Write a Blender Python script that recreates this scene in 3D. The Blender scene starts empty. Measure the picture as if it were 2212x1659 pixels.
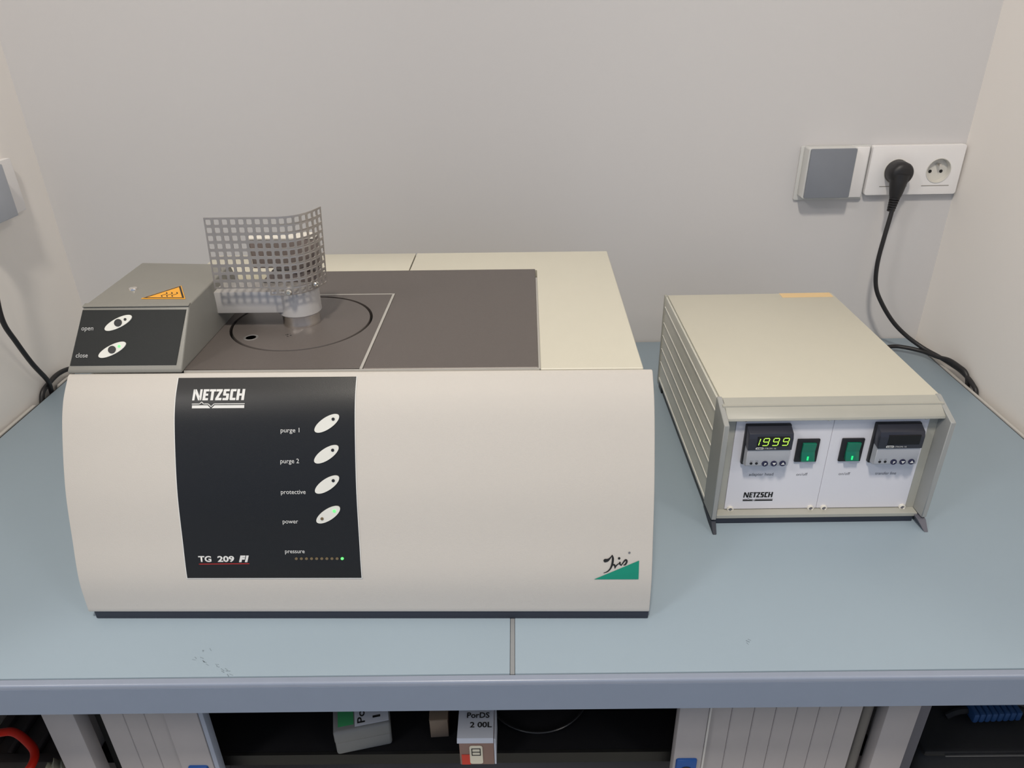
import bpy, bmesh, math, random
from mathutils import Vector, Matrix
random.seed(7)
S = bpy.context.scene
COL = S.collection
TZ = 0.74                      # height of the bench top above the floor
sin, cos, pi = math.sin, math.cos, math.pi

# ------------------------------------------------------------------ camera, world, lights, exposure
FPX, PITCH, YAW, ROLL = 1594.43, 0.485515, 0.011505, -0.019901
cam_d = bpy.data.cameras.new('camera'); cam = bpy.data.objects.new('camera', cam_d); COL.objects.link(cam)
cam_d.sensor_fit = 'HORIZONTAL'; cam_d.sensor_width = 36.0; cam_d.lens = 36.0 * FPX / 2212.0
cam_d.clip_start = 0.02; cam_d.clip_end = 60
_f = Vector((0, cos(PITCH), -sin(PITCH))); _u = Vector((0, sin(PITCH), cos(PITCH))); _r = Vector((1, 0, 0))
_Z = Matrix.Rotation(YAW, 3, 'Z'); _f, _u, _r = _Z @ _f, _Z @ _u, _Z @ _r
_r2 = cos(ROLL) * _r + sin(ROLL) * _u; _u2 = -sin(ROLL) * _r + cos(ROLL) * _u
_m = Matrix((_r2, _u2, -_f)).transposed().to_4x4(); _m.translation = Vector((0.00169, -1.32585, TZ + 0.60861))
cam.matrix_world = _m
S.camera = cam

W = bpy.data.worlds.new('world'); S.world = W; W.use_nodes = True
W.node_tree.nodes['Background'].inputs[0].default_value = (0.58, 0.72, 1.0, 1)
W.node_tree.nodes['Background'].inputs[1].default_value = 0.50

def area(name, loc, size, power, color, size_y=None, target=None):
    d = bpy.data.lights.new(name, 'AREA'); d.energy = power; d.color = color; d.shape = 'RECTANGLE'
    d.size = size; d.size_y = size_y or size
    o = bpy.data.objects.new(name, d); COL.objects.link(o); o.location = loc
    if target is not None:
        o.rotation_euler = (Vector(target) - Vector(loc)).to_track_quat('-Z', 'Y').to_euler()
    return o
CEIL = 3.20
area('ceiling_lamp_near', (-0.16, -1.84, CEIL - 0.03), 0.20, 49, (1.0, 0.92, 0.81), 0.30)
area('ceiling_lamp_right', (2.2, -2.5, CEIL - 0.03), 0.6, 28, (1.0, 0.91, 0.80))
area('fill_lamp_left', (-2.2, -2.5, CEIL - 0.03), 0.6, 40, (1.0, 0.95, 0.90))  # unseen fill lamp, added to brighten the walls

S.view_settings.view_transform = 'Standard'; S.view_settings.look = 'None'
S.view_settings.gamma = 1.0; S.view_settings.use_curve_mapping = False
S.view_settings.exposure = 0.0

# ------------------------------------------------------------------ materials
def lin(c): return tuple((v / 12.92 if v <= 0.04045 else ((v + 0.055) / 1.055) ** 2.4) for v in c)
def srgb(r, g, b): return lin((r / 255, g / 255, b / 255))
MATS = {}
def mat(name, col, rough=0.5, metal=0.0, var=0.04, vscale=40, bump=0.0, bscale=400, emit=None, estr=0.0,
        trans=0.0, alpha=1.0, spec=0.5, coat=0.0, ior=1.45):
    if name in MATS: return MATS[name]
    m = bpy.data.materials.new(name); m.use_nodes = True
    nt = m.node_tree; N = nt.nodes; L = nt.links; b = N['Principled BSDF']
    b.inputs['Roughness'].default_value = rough; b.inputs['Metallic'].default_value = metal
    b.inputs['IOR'].default_value = ior
    b.inputs['Specular IOR Level'].default_value = spec
    b.inputs['Transmission Weight'].default_value = trans
    b.inputs['Coat Weight'].default_value = coat
    tc = N.new('ShaderNodeTexCoord')
    no = N.new('ShaderNodeTexNoise'); no.inputs['Scale'].default_value = vscale; no.inputs['Detail'].default_value = 4
    L.new(tc.outputs['Object'], no.inputs['Vector'])
    mx = N.new('ShaderNodeMix'); mx.data_type = 'RGBA'
    mx.inputs[6].default_value = tuple(max(0, v * (1 - var)) for v in col) + (1,)
    mx.inputs[7].default_value = tuple(min(1, v * (1 + var)) for v in col) + (1,)
    L.new(no.outputs['Fac'], mx.inputs[0]); L.new(mx.outputs[2], b.inputs['Base Color'])
    if bump > 0:
        n2 = N.new('ShaderNodeTexNoise'); n2.inputs['Scale'].default_value = bscale; n2.inputs['Detail'].default_value = 3
        L.new(tc.outputs['Object'], n2.inputs['Vector'])
        bp = N.new('ShaderNodeBump'); bp.inputs['Strength'].default_value = bump; bp.inputs['Distance'].default_value = 0.0006
        L.new(n2.outputs['Fac'], bp.inputs['Height']); L.new(bp.outputs['Normal'], b.inputs['Normal'])
    if emit:
        b.inputs['Emission Color'].default_value = tuple(emit) + (1,); b.inputs['Emission Strength'].default_value = estr
    MATS[name] = m
    return m
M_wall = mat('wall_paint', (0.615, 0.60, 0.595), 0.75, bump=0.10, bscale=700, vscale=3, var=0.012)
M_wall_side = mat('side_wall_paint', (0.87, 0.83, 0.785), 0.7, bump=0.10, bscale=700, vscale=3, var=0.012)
M_ceil = mat('ceiling_paint', (0.75, 0.75, 0.74), 0.9)
M_floor = mat('floor_lino', (0.42, 0.41, 0.35), 0.6, var=0.3, vscale=60)
M_cover = mat('warm_white_lacquer', (0.540, 0.510, 0.468), 0.6, spec=0.25, bump=0.22, bscale=900, var=0.012)
M_cream = mat('cream_lacquer', (0.60, 0.575, 0.48), 0.45, bump=0.2, bscale=900, var=0.012)
M_plate = mat('dark_brown_anodised', (0.135, 0.118, 0.109), 0.42, metal=0.25, bump=0.25, bscale=1400, var=0.05, vscale=300)
M_head = mat('olive_grey_lacquer', (0.232, 0.226, 0.202), 0.42, bump=0.2, bscale=1100, var=0.03)
M_headpanel = mat('charcoal_foil', (0.018, 0.020, 0.020), 0.55, spec=0.3, bump=0.12, bscale=1500, var=0.05)
M_panel = mat('black_foil', (0.009, 0.0095, 0.0105), 0.38, bump=0.12, bscale=1500, var=0.05)
M_base = mat('dark_blue_base', (0.026, 0.031, 0.046), 0.6)
M_print = mat('white_print', (0.66, 0.66, 0.64), 0.5)
M_printdim = mat('grey_print', (0.50, 0.50, 0.50), 0.5)
M_red = mat('red_print', srgb(150, 40, 40), 0.5)
M_button = mat('pale_button', (0.68, 0.68, 0.63), 0.4)
M_dark = mat('black_plastic', (0.012, 0.012, 0.014), 0.4)
M_green_print = mat('green_print', srgb(12, 132, 108), 0.5)
M_ink = mat('black_ink', (0.012, 0.012, 0.012), 0.5)
M_greyink = mat('grey_ink', (0.16, 0.16, 0.18), 0.6)
M_alu = mat('matte_aluminium', (0.56, 0.54, 0.52), 0.42, metal=0.25, bump=0.1, bscale=1500)
M_steel = mat('polished_steel', (0.82, 0.79, 0.75), 0.2, metal=1.0, var=0.02)
M_guard = mat('perforated_sheet_steel', (0.40, 0.37, 0.345), 0.36, metal=0.6, var=0.12, vscale=90)
M_shield = mat('brown_grey_metal', (0.20, 0.165, 0.15), 0.45, metal=0.2)
M_line = mat('pale_trim', (0.52, 0.50, 0.46), 0.35, metal=0.3)
M_slot = mat('joint_black', (0.01, 0.01, 0.01), 0.7)
M_yellow = mat('warning_yellow', srgb(236, 168, 52), 0.5)
M_led_g = mat('green_led', (0.05, 0.5, 0.08), 0.3, emit=(0.12, 1.0, 0.16), estr=1.6)
M_led_off = mat('brown_led', srgb(110, 95, 70), 0.4)
M_top = mat('blue_grey_laminate', (0.282, 0.352, 0.41), 0.42, bump=0.08, bscale=500, var=0.02, vscale=9)
M_edge = mat('bench_edge_strip', (0.25, 0.285, 0.36), 0.28, bump=0.05)
M_sidestrip = mat('pale_edge_strip', (0.52, 0.50, 0.47), 0.5)
M_fascia = mat('slate_blue_laminate', (0.195, 0.235, 0.31), 0.5, bump=0.1, bscale=600, var=0.03)
M_leg = mat('grey_blue_steel', (0.12, 0.12, 0.145), 0.5)
M_case = mat('case_grey', (0.40, 0.395, 0.35), 0.42, bump=0.12, bscale=1200)
M_cheek = mat('cheek_shaded_grey', (0.34, 0.345, 0.335), 0.42, bump=0.12, bscale=1200)  # case grey darkened, puts the shading of the cheeks into the colour
M_flank = mat('flank_lightened', (0.72, 0.71, 0.645), 0.42, bump=0.12, bscale=1200)  # case paint lightened so the flanks look better lit
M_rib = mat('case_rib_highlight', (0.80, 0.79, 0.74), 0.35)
M_casepanel = mat('pale_front_panel', (0.73, 0.72, 0.76), 0.42, bump=0.1, bscale=1200, var=0.01)
M_screw = mat('nickel_screw', (0.70, 0.68, 0.63), 0.22, metal=1.0)
M_collar = mat('pale_collar', (0.72, 0.69, 0.62), 0.4)
M_meterdark = mat('navy_plastic', (0.028, 0.030, 0.042), 0.35)
M_metergrey = mat('light_grey_plastic', (0.42, 0.43, 0.46), 0.45)
M_display = mat('black_display', (0.004, 0.004, 0.005), 0.25)
M_digit = mat('lit_digit', (0.3, 0.5, 0.05), 0.3, emit=(0.50, 0.86, 0.10), estr=1.0)
M_rocker = mat('green_rocker', (0.003, 0.14, 0.085), 0.15, emit=(0.0, 0.35, 0.13), estr=0.03, coat=0.5)
M_neon = mat('green_neon', (0.02, 0.6, 0.2), 0.2, emit=(0.02, 0.9, 0.25), estr=0.6)
M_navybtn = mat('navy_button', (0.022, 0.022, 0.06), 0.35)
M_white_pl = mat('white_plastic', (0.82, 0.80, 0.79), 0.28, var=0.01)
M_cavity = mat('ivory_socket', (0.66, 0.64, 0.59), 0.3)
M_clear = mat('frosted_cover', (0.62, 0.62, 0.60), 0.3)
M_blank = mat('slate_cover_plate', (0.205, 0.22, 0.25), 0.45)
M_cable = mat('black_rubber', (0.018, 0.017, 0.018), 0.45)
M_tape = mat('peach_tape', srgb(226, 196, 148), 0.6)
M_cabinet = mat('cabinet_grey', (0.36, 0.335, 0.335), 0.5, bump=0.1, bscale=700)
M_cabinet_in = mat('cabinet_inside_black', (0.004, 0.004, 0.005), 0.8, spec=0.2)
M_blueh = mat('blue_plastic', srgb(28, 74, 140), 0.4)
M_box_grey = mat('grey_card', (0.17, 0.172, 0.17), 0.6, var=0.06)
M_paper = mat('white_paper', (0.54, 0.56, 0.62), 0.7, var=0.02)
M_card_brown = mat('brown_card', (0.26, 0.16, 0.13), 0.6, var=0.1)
M_card_tan = mat('tan_card', (0.20, 0.15, 0.11), 0.6, var=0.1)
M_card_red = mat('red_card', srgb(200, 60, 45), 0.55)
M_label = mat('cream_label', (0.72, 0.66, 0.52), 0.6)
M_greenlabel = mat('green_label', srgb(60, 150, 95), 0.6)
M_redcable = mat('red_cable', srgb(214, 40, 24), 0.3, var=0.02)
M_bag = mat('black_fabric', (0.014, 0.014, 0.016), 0.65, bump=0.3, bscale=300)
M_bagblue = mat('blue_webbing', srgb(36, 74, 122), 0.6, bump=0.4, bscale=200)
M_crate = mat('dark_brown_plastic', (0.045, 0.036, 0.033), 0.45, var=0.3, vscale=25)
M_rag = mat('beige_rag', (0.34, 0.33, 0.25), 0.8, bump=0.5, bscale=90, var=0.25, vscale=50)

# ------------------------------------------------------------------ mesh helpers
class MB:
    def __init__(self): self.bm = bmesh.new()
    def _join(self, t, bev=0, seg=2):
        if bev > 0:
            bmesh.ops.bevel(t, geom=t.edges[:], offset=bev, segments=seg, profile=0.5, affect='EDGES', clamp_overlap=True)
        me = bpy.data.meshes.new('t'); t.to_mesh(me); t.free(); self.bm.from_mesh(me); bpy.data.meshes.remove(me)
        return self
    def box(self, x0, x1, y0, y1, z0, z1, bev=0, seg=2):
        t = bmesh.new(); bmesh.ops.create_cube(t, size=1)
        for v in t.verts:
            v.co = Vector(((x0 + x1) / 2 + v.co.x * (x1 - x0), (y0 + y1) / 2 + v.co.y * (y1 - y0), (z0 + z1) / 2 + v.co.z * (z1 - z0)))
        return self._join(t, bev, seg)
    def hull(self, bottom, top, bev=0, seg=2):
        """prism between two equally long 3D loops"""
        t = bmesh.new(); n = len(bottom)
        a = [t.verts.new(p) for p in bottom]; b = [t.verts.new(p) for p in top]
        t.faces.new(a[::-1]); t.faces.new(b)
        for i in range(n): t.faces.new((a[i], a[(i + 1) % n], b[(i + 1) % n], b[i]))
        bmesh.ops.recalc_face_normals(t, faces=t.faces[:])
        return self._join(t, bev, seg)
    def prism(self, poly, axis, a0, a1, bev=0, seg=2):
        def P(u, v, w): return {'x': (w, u, v), 'y': (u, w, v), 'z': (u, v, w)}[axis]
        return self.hull([P(u, v, a0) for u, v in poly], [P(u, v, a1) for u, v in poly], bev, seg)
    def cyl(self, c, r, h, axis='z', n=32, bev=0, r2=None):
        """from c along +axis by h"""
        r2 = r if r2 is None else r2
        def P(k, rr, w):
            u, v = rr * cos(2 * pi * k / n), rr * sin(2 * pi * k / n)
            d = {'z': (u, v, w), 'y': (u, w, v), 'x': (w, u, v)}[axis]
            return (c[0] + d[0], c[1] + d[1], c[2] + d[2])
        if bev <= 0: return self.hull([P(k, r, 0) for k in range(n)], [P(k, r2, h) for k in range(n)])
        t = bmesh.new(); sg = 1 if h > 0 else -1
        prof = [(r, 0), (r, 0), (r2, h - sg * bev), (r2 - bev * .3, h - sg * bev * .3), (r2 - bev, h)]
        rings = [[t.verts.new(P(k, rr, w)) for k in range(n)] for rr, w in prof[1:]]
        for A, B in zip(rings, rings[1:]):
            for k in range(n): t.faces.new((A[k], A[(k + 1) % n], B[(k + 1) % n], B[k]))
        t.faces.new(rings[0][::-1]); t.faces.new(rings[-1]); bmesh.ops.recalc_face_normals(t, faces=t.faces[:])
        return self._join(t)
    def lathe(self, prof, c=(0, 0, 0), axis='z', n=40, close=False):
        t = bmesh.new()
        def P(k, r, w):
            u, v = r * cos(2 * pi * k / n), r * sin(2 * pi * k / n)
            d = {'z': (u, v, w), 'y': (u, w, v), 'x': (w, u, v)}[axis]
            return (c[0] + d[0], c[1] + d[1], c[2] + d[2])
        rings = []
        for r, w in prof:
            rings.append([t.verts.new(P(0, 0, w))] if r < 1e-7 else [t.verts.new(P(k, r, w)) for k in range(n)])
        pairs = list(zip(rings, rings[1:])) + ([(rings[-1], rings[0])] if close else [])
        for A, B in pairs:
            for k in range(n):
                k2 = (k + 1) % n
                if len(A) == 1 and len(B) == 1: continue
                if len(A) == 1: t.faces.new((A[0], B[k2], B[k]))
                elif len(B) == 1: t.faces.new((A[k], A[k2], B[0]))
                else: t.faces.new((A[k], A[k2], B[k2], B[k]))
        bmesh.ops.recalc_face_normals(t, faces=t.faces[:])
        return self._join(t)
    def tube(self, pts, r, n=12, sub=8):
        P = [Vector(p) for p in pts]
        if sub > 1:
            Q = []; E = [P[0] * 2 - P[1]] + P + [P[-1] * 2 - P[-2]]
            for i in range(1, len(E) - 2):
                a, b, c, d = E[i - 1:i + 3]
                for k in range(sub):
                    s = k / sub
                    Q.append(0.5 * ((2 * b) + (c - a) * s + (2 * a - 5 * b + 4 * c - d) * s * s + (3 * b - a - 3 * c + d) * s ** 3))
            Q.append(P[-1]); P = Q
        t = bmesh.new(); rings = []; up = Vector((0.13, 0.21, 0.97)).normalized()
        for i, p in enumerate(P):
            d = (P[min(i + 1, len(P) - 1)] - P[max(i - 1, 0)]).normalized()
            up = (up - d * up.dot(d)).normalized(); s = d.cross(up)
            rr = r[0] + (r[1] - r[0]) * i / (len(P) - 1) if isinstance(r, tuple) else r
            rings.append([t.verts.new(p + (up * cos(2 * pi * k / n) + s * sin(2 * pi * k / n)) * rr) for k in range(n)])
        for A, B in zip(rings, rings[1:]):
            for k in range(n): t.faces.new((A[k], A[(k + 1) % n], B[(k + 1) % n], B[k]))
        t.faces.new(rings[0][::-1]); t.faces.new(rings[-1]); bmesh.ops.recalc_face_normals(t, faces=t.faces[:])
        return self._join(t)
    def face(self, pts):
        self.bm.faces.new([self.bm.verts.new(p) for p in pts]); return self
    def map(self, fn):
        for v in self.bm.verts: v.co = Vector(fn(v.co))
        return self
    def add_mesh(self, me, fn=None):
        t = bmesh.new(); t.from_mesh(me)
        if fn:
            for v in t.verts: v.co = Vector(fn(v.co))
        return self._join(t)

def obj(name, mb, m, parent=None, smooth=35, loc=None, label=None, kind=None):
    me = bpy.data.meshes.new(name); 
    if loc is not None:
        for v in mb.bm.verts: v.co -= Vector(loc)
    mb.bm.to_mesh(me); mb.bm.free()
    me.materials.append(m)
    if smooth:
        me.polygons.foreach_set('use_smooth', [True] * len(me.polygons)); me.set_sharp_from_angle(angle=math.radians(smooth))
    o = bpy.data.objects.new(name, me); COL.objects.link(o)
    if parent is not None: o.parent = parent
    if loc is not None: o.location = loc
    if label: o['label'] = label
    if kind: o['kind'] = kind
    return o
def tag(o, label, cat, group=None):
    o['label'] = label; o['category'] = cat
    if group: o['group'] = group
    return o
def thing(name, label, cat, loc, rz=0.0, group=None):
    o = bpy.data.objects.new(name, None); COL.objects.link(o); o.empty_display_size = 0.05
    o.location = loc; o.rotation_euler = (0, 0, rz)
    return tag(o, label, cat, group)

def text_mesh(s, size, bold=0.0, shear=0.0, spacing=1.0, align='LEFT', width=None):
    c = bpy.data.curves.new('t', 'FONT'); c.body = s; c.size = size; c.offset = bold; c.shear = shear
    c.space_character = spacing; c.align_x = align; c.resolution_u = 3
    o = bpy.data.objects.new('t', c); COL.objects.link(o)
    dg = bpy.context.evaluated_depsgraph_get(); dg.update()
    me = bpy.data.meshes.new_from_object(o.evaluated_get(dg))
    bpy.data.objects.remove(o); bpy.data.curves.remove(c)
    if width:
        xs = [v.co.x for v in me.vertices]; k = width / (max(xs) - min(xs)); x0 = min(xs)
        for v in me.vertices: v.co.x = (v.co.x - x0) * k
    return me
def stroke(mb, pts, widths, fn, n=6):
    """flat pen stroke through 2D points with changing width, mapped by fn(x, y)"""
    P = [Vector(p) for p in pts]; Wd = list(widths)
    E = [P[0] * 2 - P[1]] + P + [P[-1] * 2 - P[-2]]; Q = []
    for i in range(1, len(E) - 2):
        a, b, c, d = E[i - 1:i + 3]
        for k in range(n):
            s = k / n
            Q.append((0.5 * ((2 * b) + (c - a) * s + (2 * a - 5 * b + 4 * c - d) * s * s + (3 * b - a - 3 * c + d) * s ** 3),
                      Wd[i - 1] + (Wd[i] - Wd[i - 1]) * s))
    Q.append((P[-1], Wd[-1])); L, R = [], []
    for i, (p, w) in enumerate(Q):
        d = (Q[min(i + 1, len(Q) - 1)][0] - Q[max(i - 1, 0)][0])
        d = d.normalized() if d.length > 1e-9 else Vector((1, 0)); nn = Vector((-d.y, d.x)) * w / 2
        L.append(mb.bm.verts.new(fn(*(p + nn)))); R.append(mb.bm.verts.new(fn(*(p - nn))))
    for i in range(len(Q) - 1): mb.bm.faces.new((L[i], R[i], R[i + 1], L[i + 1]))
    # round end caps
    for (p, w) in (Q[0], Q[-1]): disc(mb, p, w / 2, fn)
def disc(mb, p, r, fn, n=14, r2=None, ang=0.0):
    r2 = r2 or r
    vs = []
    for k in range(n):
        u, v = r * cos(2 * pi * k / n), r2 * sin(2 * pi * k / n)
        vs.append(mb.bm.verts.new(fn(p[0] + u * cos(ang) - v * sin(ang), p[1] + u * sin(ang) + v * cos(ang))))
    mb.bm.faces.new(vs)
def raised(mb, loop, fn0, fn1):
    """solid between fn0 and fn1 (two offsets of the same surface) over a 2D loop"""
    mb.hull([fn0(*p) for p in loop], [fn1(*p) for p in loop]); return mb
def ell(cx, cy, a, b, ang, n=36):
    return [(cx + a * cos(2 * pi * k / n) * cos(ang) - b * sin(2 * pi * k / n) * sin(ang),
             cy + a * cos(2 * pi * k / n) * sin(ang) + b * sin(2 * pi * k / n) * cos(ang)) for k in range(n)]

def rrect(x0, x1, z0, z1, r, n=5):
    out = []
    for cx, cz, a in ((x1 - r, z1 - r, 0), (x0 + r, z1 - r, pi / 2), (x0 + r, z0 + r, pi), (x1 - r, z0 + r, 3 * pi / 2)):
        for k in range(n + 1): out.append((cx + r * cos(a + pi / 2 * k / n), cz + r * sin(a + pi / 2 * k / n)))
    return out

# block letters of the maker's logo: polygons on a 0..1 grid with stroke T
def logo_letters():
    T = 0.27; out = []; x = 0.0
    def rect(a, b, c, d): return [(a, c), (b, c), (b, d), (a, d)]
    # N
    out += [rect(x, x + .23, 0, 1), rect(x + .67, x + .90, 0, 1), [(x + .02, 1), (x + .30, 1), (x + .88, 0), (x + .60, 0)]]; x += 1.01
    # E
    out += [rect(x, x + T, 0, 1), rect(x + T, x + .56, 0, .2), rect(x + T, x + .52, .41, .6), rect(x + T, x + .56, .8, 1)]; x += .62
    # T
    out += [rect(x, x + .62, .79, 1), rect(x + .18, x + .18 + T, 0, .79)]; x += .66
    # Z
    out += [rect(x, x + .62, .79, 1), rect(x, x + .62, 0, .21), [(x + .02, .21), (x + .30, .21), (x + .60, .79), (x + .32, .79)]]; x += .72
    # S
    out += [rect(x + .04, x + .60, .8, 1), rect(x, x + T, .45, .93), rect(x + .04, x + .56, .41, .6), rect(x + .6 - T, x + .6, .07, .56), rect(x, x + .56, 0, .2)]; x += .70
    # C
    out += [rect(x + .04, x + .58, .79, 1), rect(x, x + T, .06, .94), rect(x + .04, x + .58, 0, .21)]; x += .66
    # H
    out += [rect(x, x + T, 0, 1), rect(x + .78 - T, x + .78, 0, 1), rect(x + T, x + .78 - T, .4, .6)]; x += .78
    return out, x
def put_logo(mb, fn, x0, y0, w, h, shear=0.06):
    polys, tot = logo_letters()
    for p in polys: mb.bm.faces.new([mb.bm.verts.new(fn(x0 + (u / tot) * w + v * h * shear, y0 + v * h)) for u, v in p])
def put_logo_bar(mb, fn, x0, y0, w, h):
    # thick bar with a notch, and the thin line with a peak above it
    k = [0, .32, .365, .41, 1]
    mb.bm.faces.new([mb.bm.verts.new(fn(x0 + a * w, y0 + b * h)) for a, b in ((0, 0), (.355, 0), (.30, .5), (0, .5))])
    mb.bm.faces.new([mb.bm.verts.new(fn(x0 + a * w, y0 + b * h)) for a, b in ((.375, 0), (1, 0), (1, .5), (.43, .5))])
    stroke(mb, [(x0, y0 + .72 * h), (x0 + .10 * w, y0 + .72 * h), (x0 + .14 * w, y0 + .72 * h)], [h * .13] * 3, fn, 2)
    stroke(mb, [(x0 + .14 * w, y0 + .72 * h), (x0 + .18 * w, y0 + 1.05 * h)], [h * .13] * 2, fn, 2)
    stroke(mb, [(x0 + .18 * w, y0 + 1.05 * h), (x0 + .22 * w, y0 + .72 * h)], [h * .13] * 2, fn, 2)
    stroke(mb, [(x0 + .22 * w, y0 + .72 * h), (x0 + .31 * w, y0 + .72 * h)], [h * .13] * 2, fn, 2)
    stroke(mb, [(x0 + .31 * w, y0 + .72 * h), (x0 + .365 * w, y0 + .25 * h)], [h * .13] * 2, fn, 2)
    stroke(mb, [(x0 + .365 * w, y0 + .25 * h), (x0 + .42 * w, y0 + .72 * h)], [h * .13] * 2, fn, 2)
    stroke(mb, [(x0 + .42 * w, y0 + .72 * h), (x0 + .7 * w, y0 + .72 * h), (x0 + w, y0 + .72 * h)], [h * .13] * 3, fn, 2)

# ------------------------------------------------------------------ room shell
WL, WR = -0.8384, 0.7811
def struct(name, mb, m, parent=None): return obj(name, mb, m, parent, smooth=0, kind='structure')
struct('floor', MB().box(-3.2, 3.2, -4.2, 0.1, -0.05, 0), M_floor)
struct('ceiling', MB().box(-3.2, 3.2, -4.2, 0.1, CEIL, CEIL + 0.05), M_ceil)
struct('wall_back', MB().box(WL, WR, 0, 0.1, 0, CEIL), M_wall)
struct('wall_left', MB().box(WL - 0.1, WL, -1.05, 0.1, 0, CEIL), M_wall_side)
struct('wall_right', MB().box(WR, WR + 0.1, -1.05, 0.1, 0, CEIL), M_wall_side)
for nm, x, y in (('near', -0.16, -1.84), ('right', 2.2, -2.5), ('left', -2.2, -2.5)):
    t = thing('ceiling_lamp', {'near': 'square ceiling lamp fitting in front of the bench', 'right': 'square ceiling lamp fitting beyond the right side wall',
                               'left': 'square fitting of the added fill lamp beyond the left side wall'}[nm], 'ceiling lamp', (x, y, CEIL))
    obj('frame', MB().box(-0.33, -0.305, -0.33, 0.33, -0.03, 0).box(0.305, 0.33, -0.33, 0.33, -0.03, 0)
        .box(-0.305, 0.305, -0.33, -0.305, -0.03, 0).box(-0.305, 0.305, 0.305, 0.33, -0.03, 0), M_white_pl, t)

# ------------------------------------------------------------------ bench
YF = -0.8012
bench = thing('workbench', 'wide blue-grey laminate bench filling the alcove, with slate blue front rail', 'workbench', (0, -0.40, 0))
def bo(name, mb, m, **k):
    for v in mb.bm.verts: v.co -= Vector((0, -0.40, 0))
    return obj(name, mb, m, bench, **k)
SCUFF = [(-.3407, -.7761), (-.3290, -.7825), (-.3190, -.7880), (-.3070, -.7935), (-.3000, -.7965), (-.3342, -.7675), (.2363, -.7624)]
XL0, XL1, SEAM0, SEAM1, XR1 = -0.8256, -0.8012, -0.0122, -0.0072, 0.7637
bo('top_panel', MB().hull([(XL0, -0.003, TZ - .03), (SEAM0, -0.003, TZ - .03), (SEAM0, YF, TZ - .03), (XL0 + .002, YF, TZ - .03)],
                          [(XL0, -0.003, TZ), (SEAM0, -0.003, TZ), (SEAM0, YF, TZ), (XL0 + .002, YF, TZ)], .0012), M_top)
bo('top_panel', MB().box(SEAM1, XR1, YF, -0.003, TZ - .03, TZ, .0012), M_top)
bo('joint_strip', MB().box(SEAM0 + .0003, SEAM1 - .0003, YF, -0.003, TZ - .03, TZ - .0008), mat('joint_grey', (0.24, 0.25, 0.26), 0.5))
# light strips along the side walls
bo('side_strip', MB().box(XR1 + .0024, WR - .010, YF, -0.006, TZ - .03, TZ + .0006, .001), M_sidestrip)
bo('side_strip', MB().box(WL + .004, XL0 - .0024, YF, -.225, TZ - .03, TZ + .0006, .001), M_sidestrip)
bo('side_strip', MB().box(WL + .004, XL0 - .0024, -.152, -.006, TZ - .03, TZ + .0006, .001), M_sidestrip)
bo('side_gap', MB().box(XR1 - .0004, XR1 + .0025, YF, -.004, TZ - .03, TZ - .0016), M_slot, smooth=0)
bo('side_gap', MB().box(XL0 - .0025, XL0 + .0004, YF, -.004, TZ - .03, TZ - .0016), M_slot, smooth=0)
bo('back_gap', MB().box(WL + .004, WR - .010, -0.0028, -0.0004, TZ - .03, TZ - .004), M_slot)
# rounded front nosing and the rail under it
pr = [(YF - .0016, TZ - .0060), (YF - .0016, TZ - .0003), (YF - .0062, TZ - .0005)]
for k in range(1, 7):
    a = pi / 2 * k / 6
    pr.append((YF - .0062 - .0026 * sin(a), TZ - .0005 - .0026 + .0026 * cos(a)))
pr += [(YF - .0088, TZ - .0060)]
bo('front_nosing', MB().prism(pr, 'x', WL + .004, WR - .010), M_edge, smooth=50)
bo('front_rail', MB().box(WL + .004, WR - .010, YF - .0087, YF - .0007, TZ - .0440, TZ - .0062, .0006, 1), M_fascia)
sk = MB(); rnd = random.Random(3)
def bpt(x, y): return (x, y, TZ + .0003)
for (x, y) in SCUFF: 
    for q in range(3):
        dx, dy = rnd.uniform(-.004, .004), rnd.uniform(-.003, .003)
        stroke(sk, [(x + dx, y + dy), (x + dx + rnd.uniform(.001, .004), y + dy - rnd.uniform(.0, .003))], [rnd.uniform(.0003, .0008)] * 2, bpt, 2)
bo('scuff_marks', sk, mat('scuff_grey', (.215, .27, .315), .6), smooth=0, kind='stuff')
# steel legs and rear rail under the top
for x in (WL + .03, WR - .075):
    for y in (-0.76 if x < 0 else -0.28, -0.05):
        bo('leg', MB().box(x, x + .04, y - .02, y + .02, 0.0, TZ - .0305, .002), M_leg)
bo('underframe_rail', MB().box(WL + .03, WR - .035, -0.07, -0.03, TZ - .075, TZ - .031, .002), M_leg)

# ------------------------------------------------------------------ thermobalance (big instrument)
mach = thing('thermal_analyser', 'wide cream laboratory instrument with curved white front cover and black control panel', 'laboratory instrument', (-0.17, -0.7255, TZ), -0.0150)
PROF = [(-.001, .012), (.002, .055), (.0135, .10), (.0295, .155), (.0535, .21), (.0705, .2385), (.0905, .2585)]
def _spline():
    P = [Vector(p) for p in PROF]; E = [P[0] * 2 - P[1]] + P + [P[-1] * 2 - P[-2]]; out = []
    for i in range(1, len(E) - 2):
        a, b, c, d = E[i - 1:i + 3]
        for k in range(8):
            s = k / 8
            out.append(0.5 * ((2 * b) + (c - a) * s + (2 * a - 5 * b + 4 * c - d) * s * s + (3 * b - a - 3 * c + d) * s ** 3))
    out.append(P[-1]); return out
SP = _spline(); ARC = [0.0]
for a, b in zip(SP, SP[1:]): ARC.append(ARC[-1] + (b - a).length)
KS = ARC[-1] / 0.2677                      # arc positions below were measured on the straight-sided profile
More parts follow.
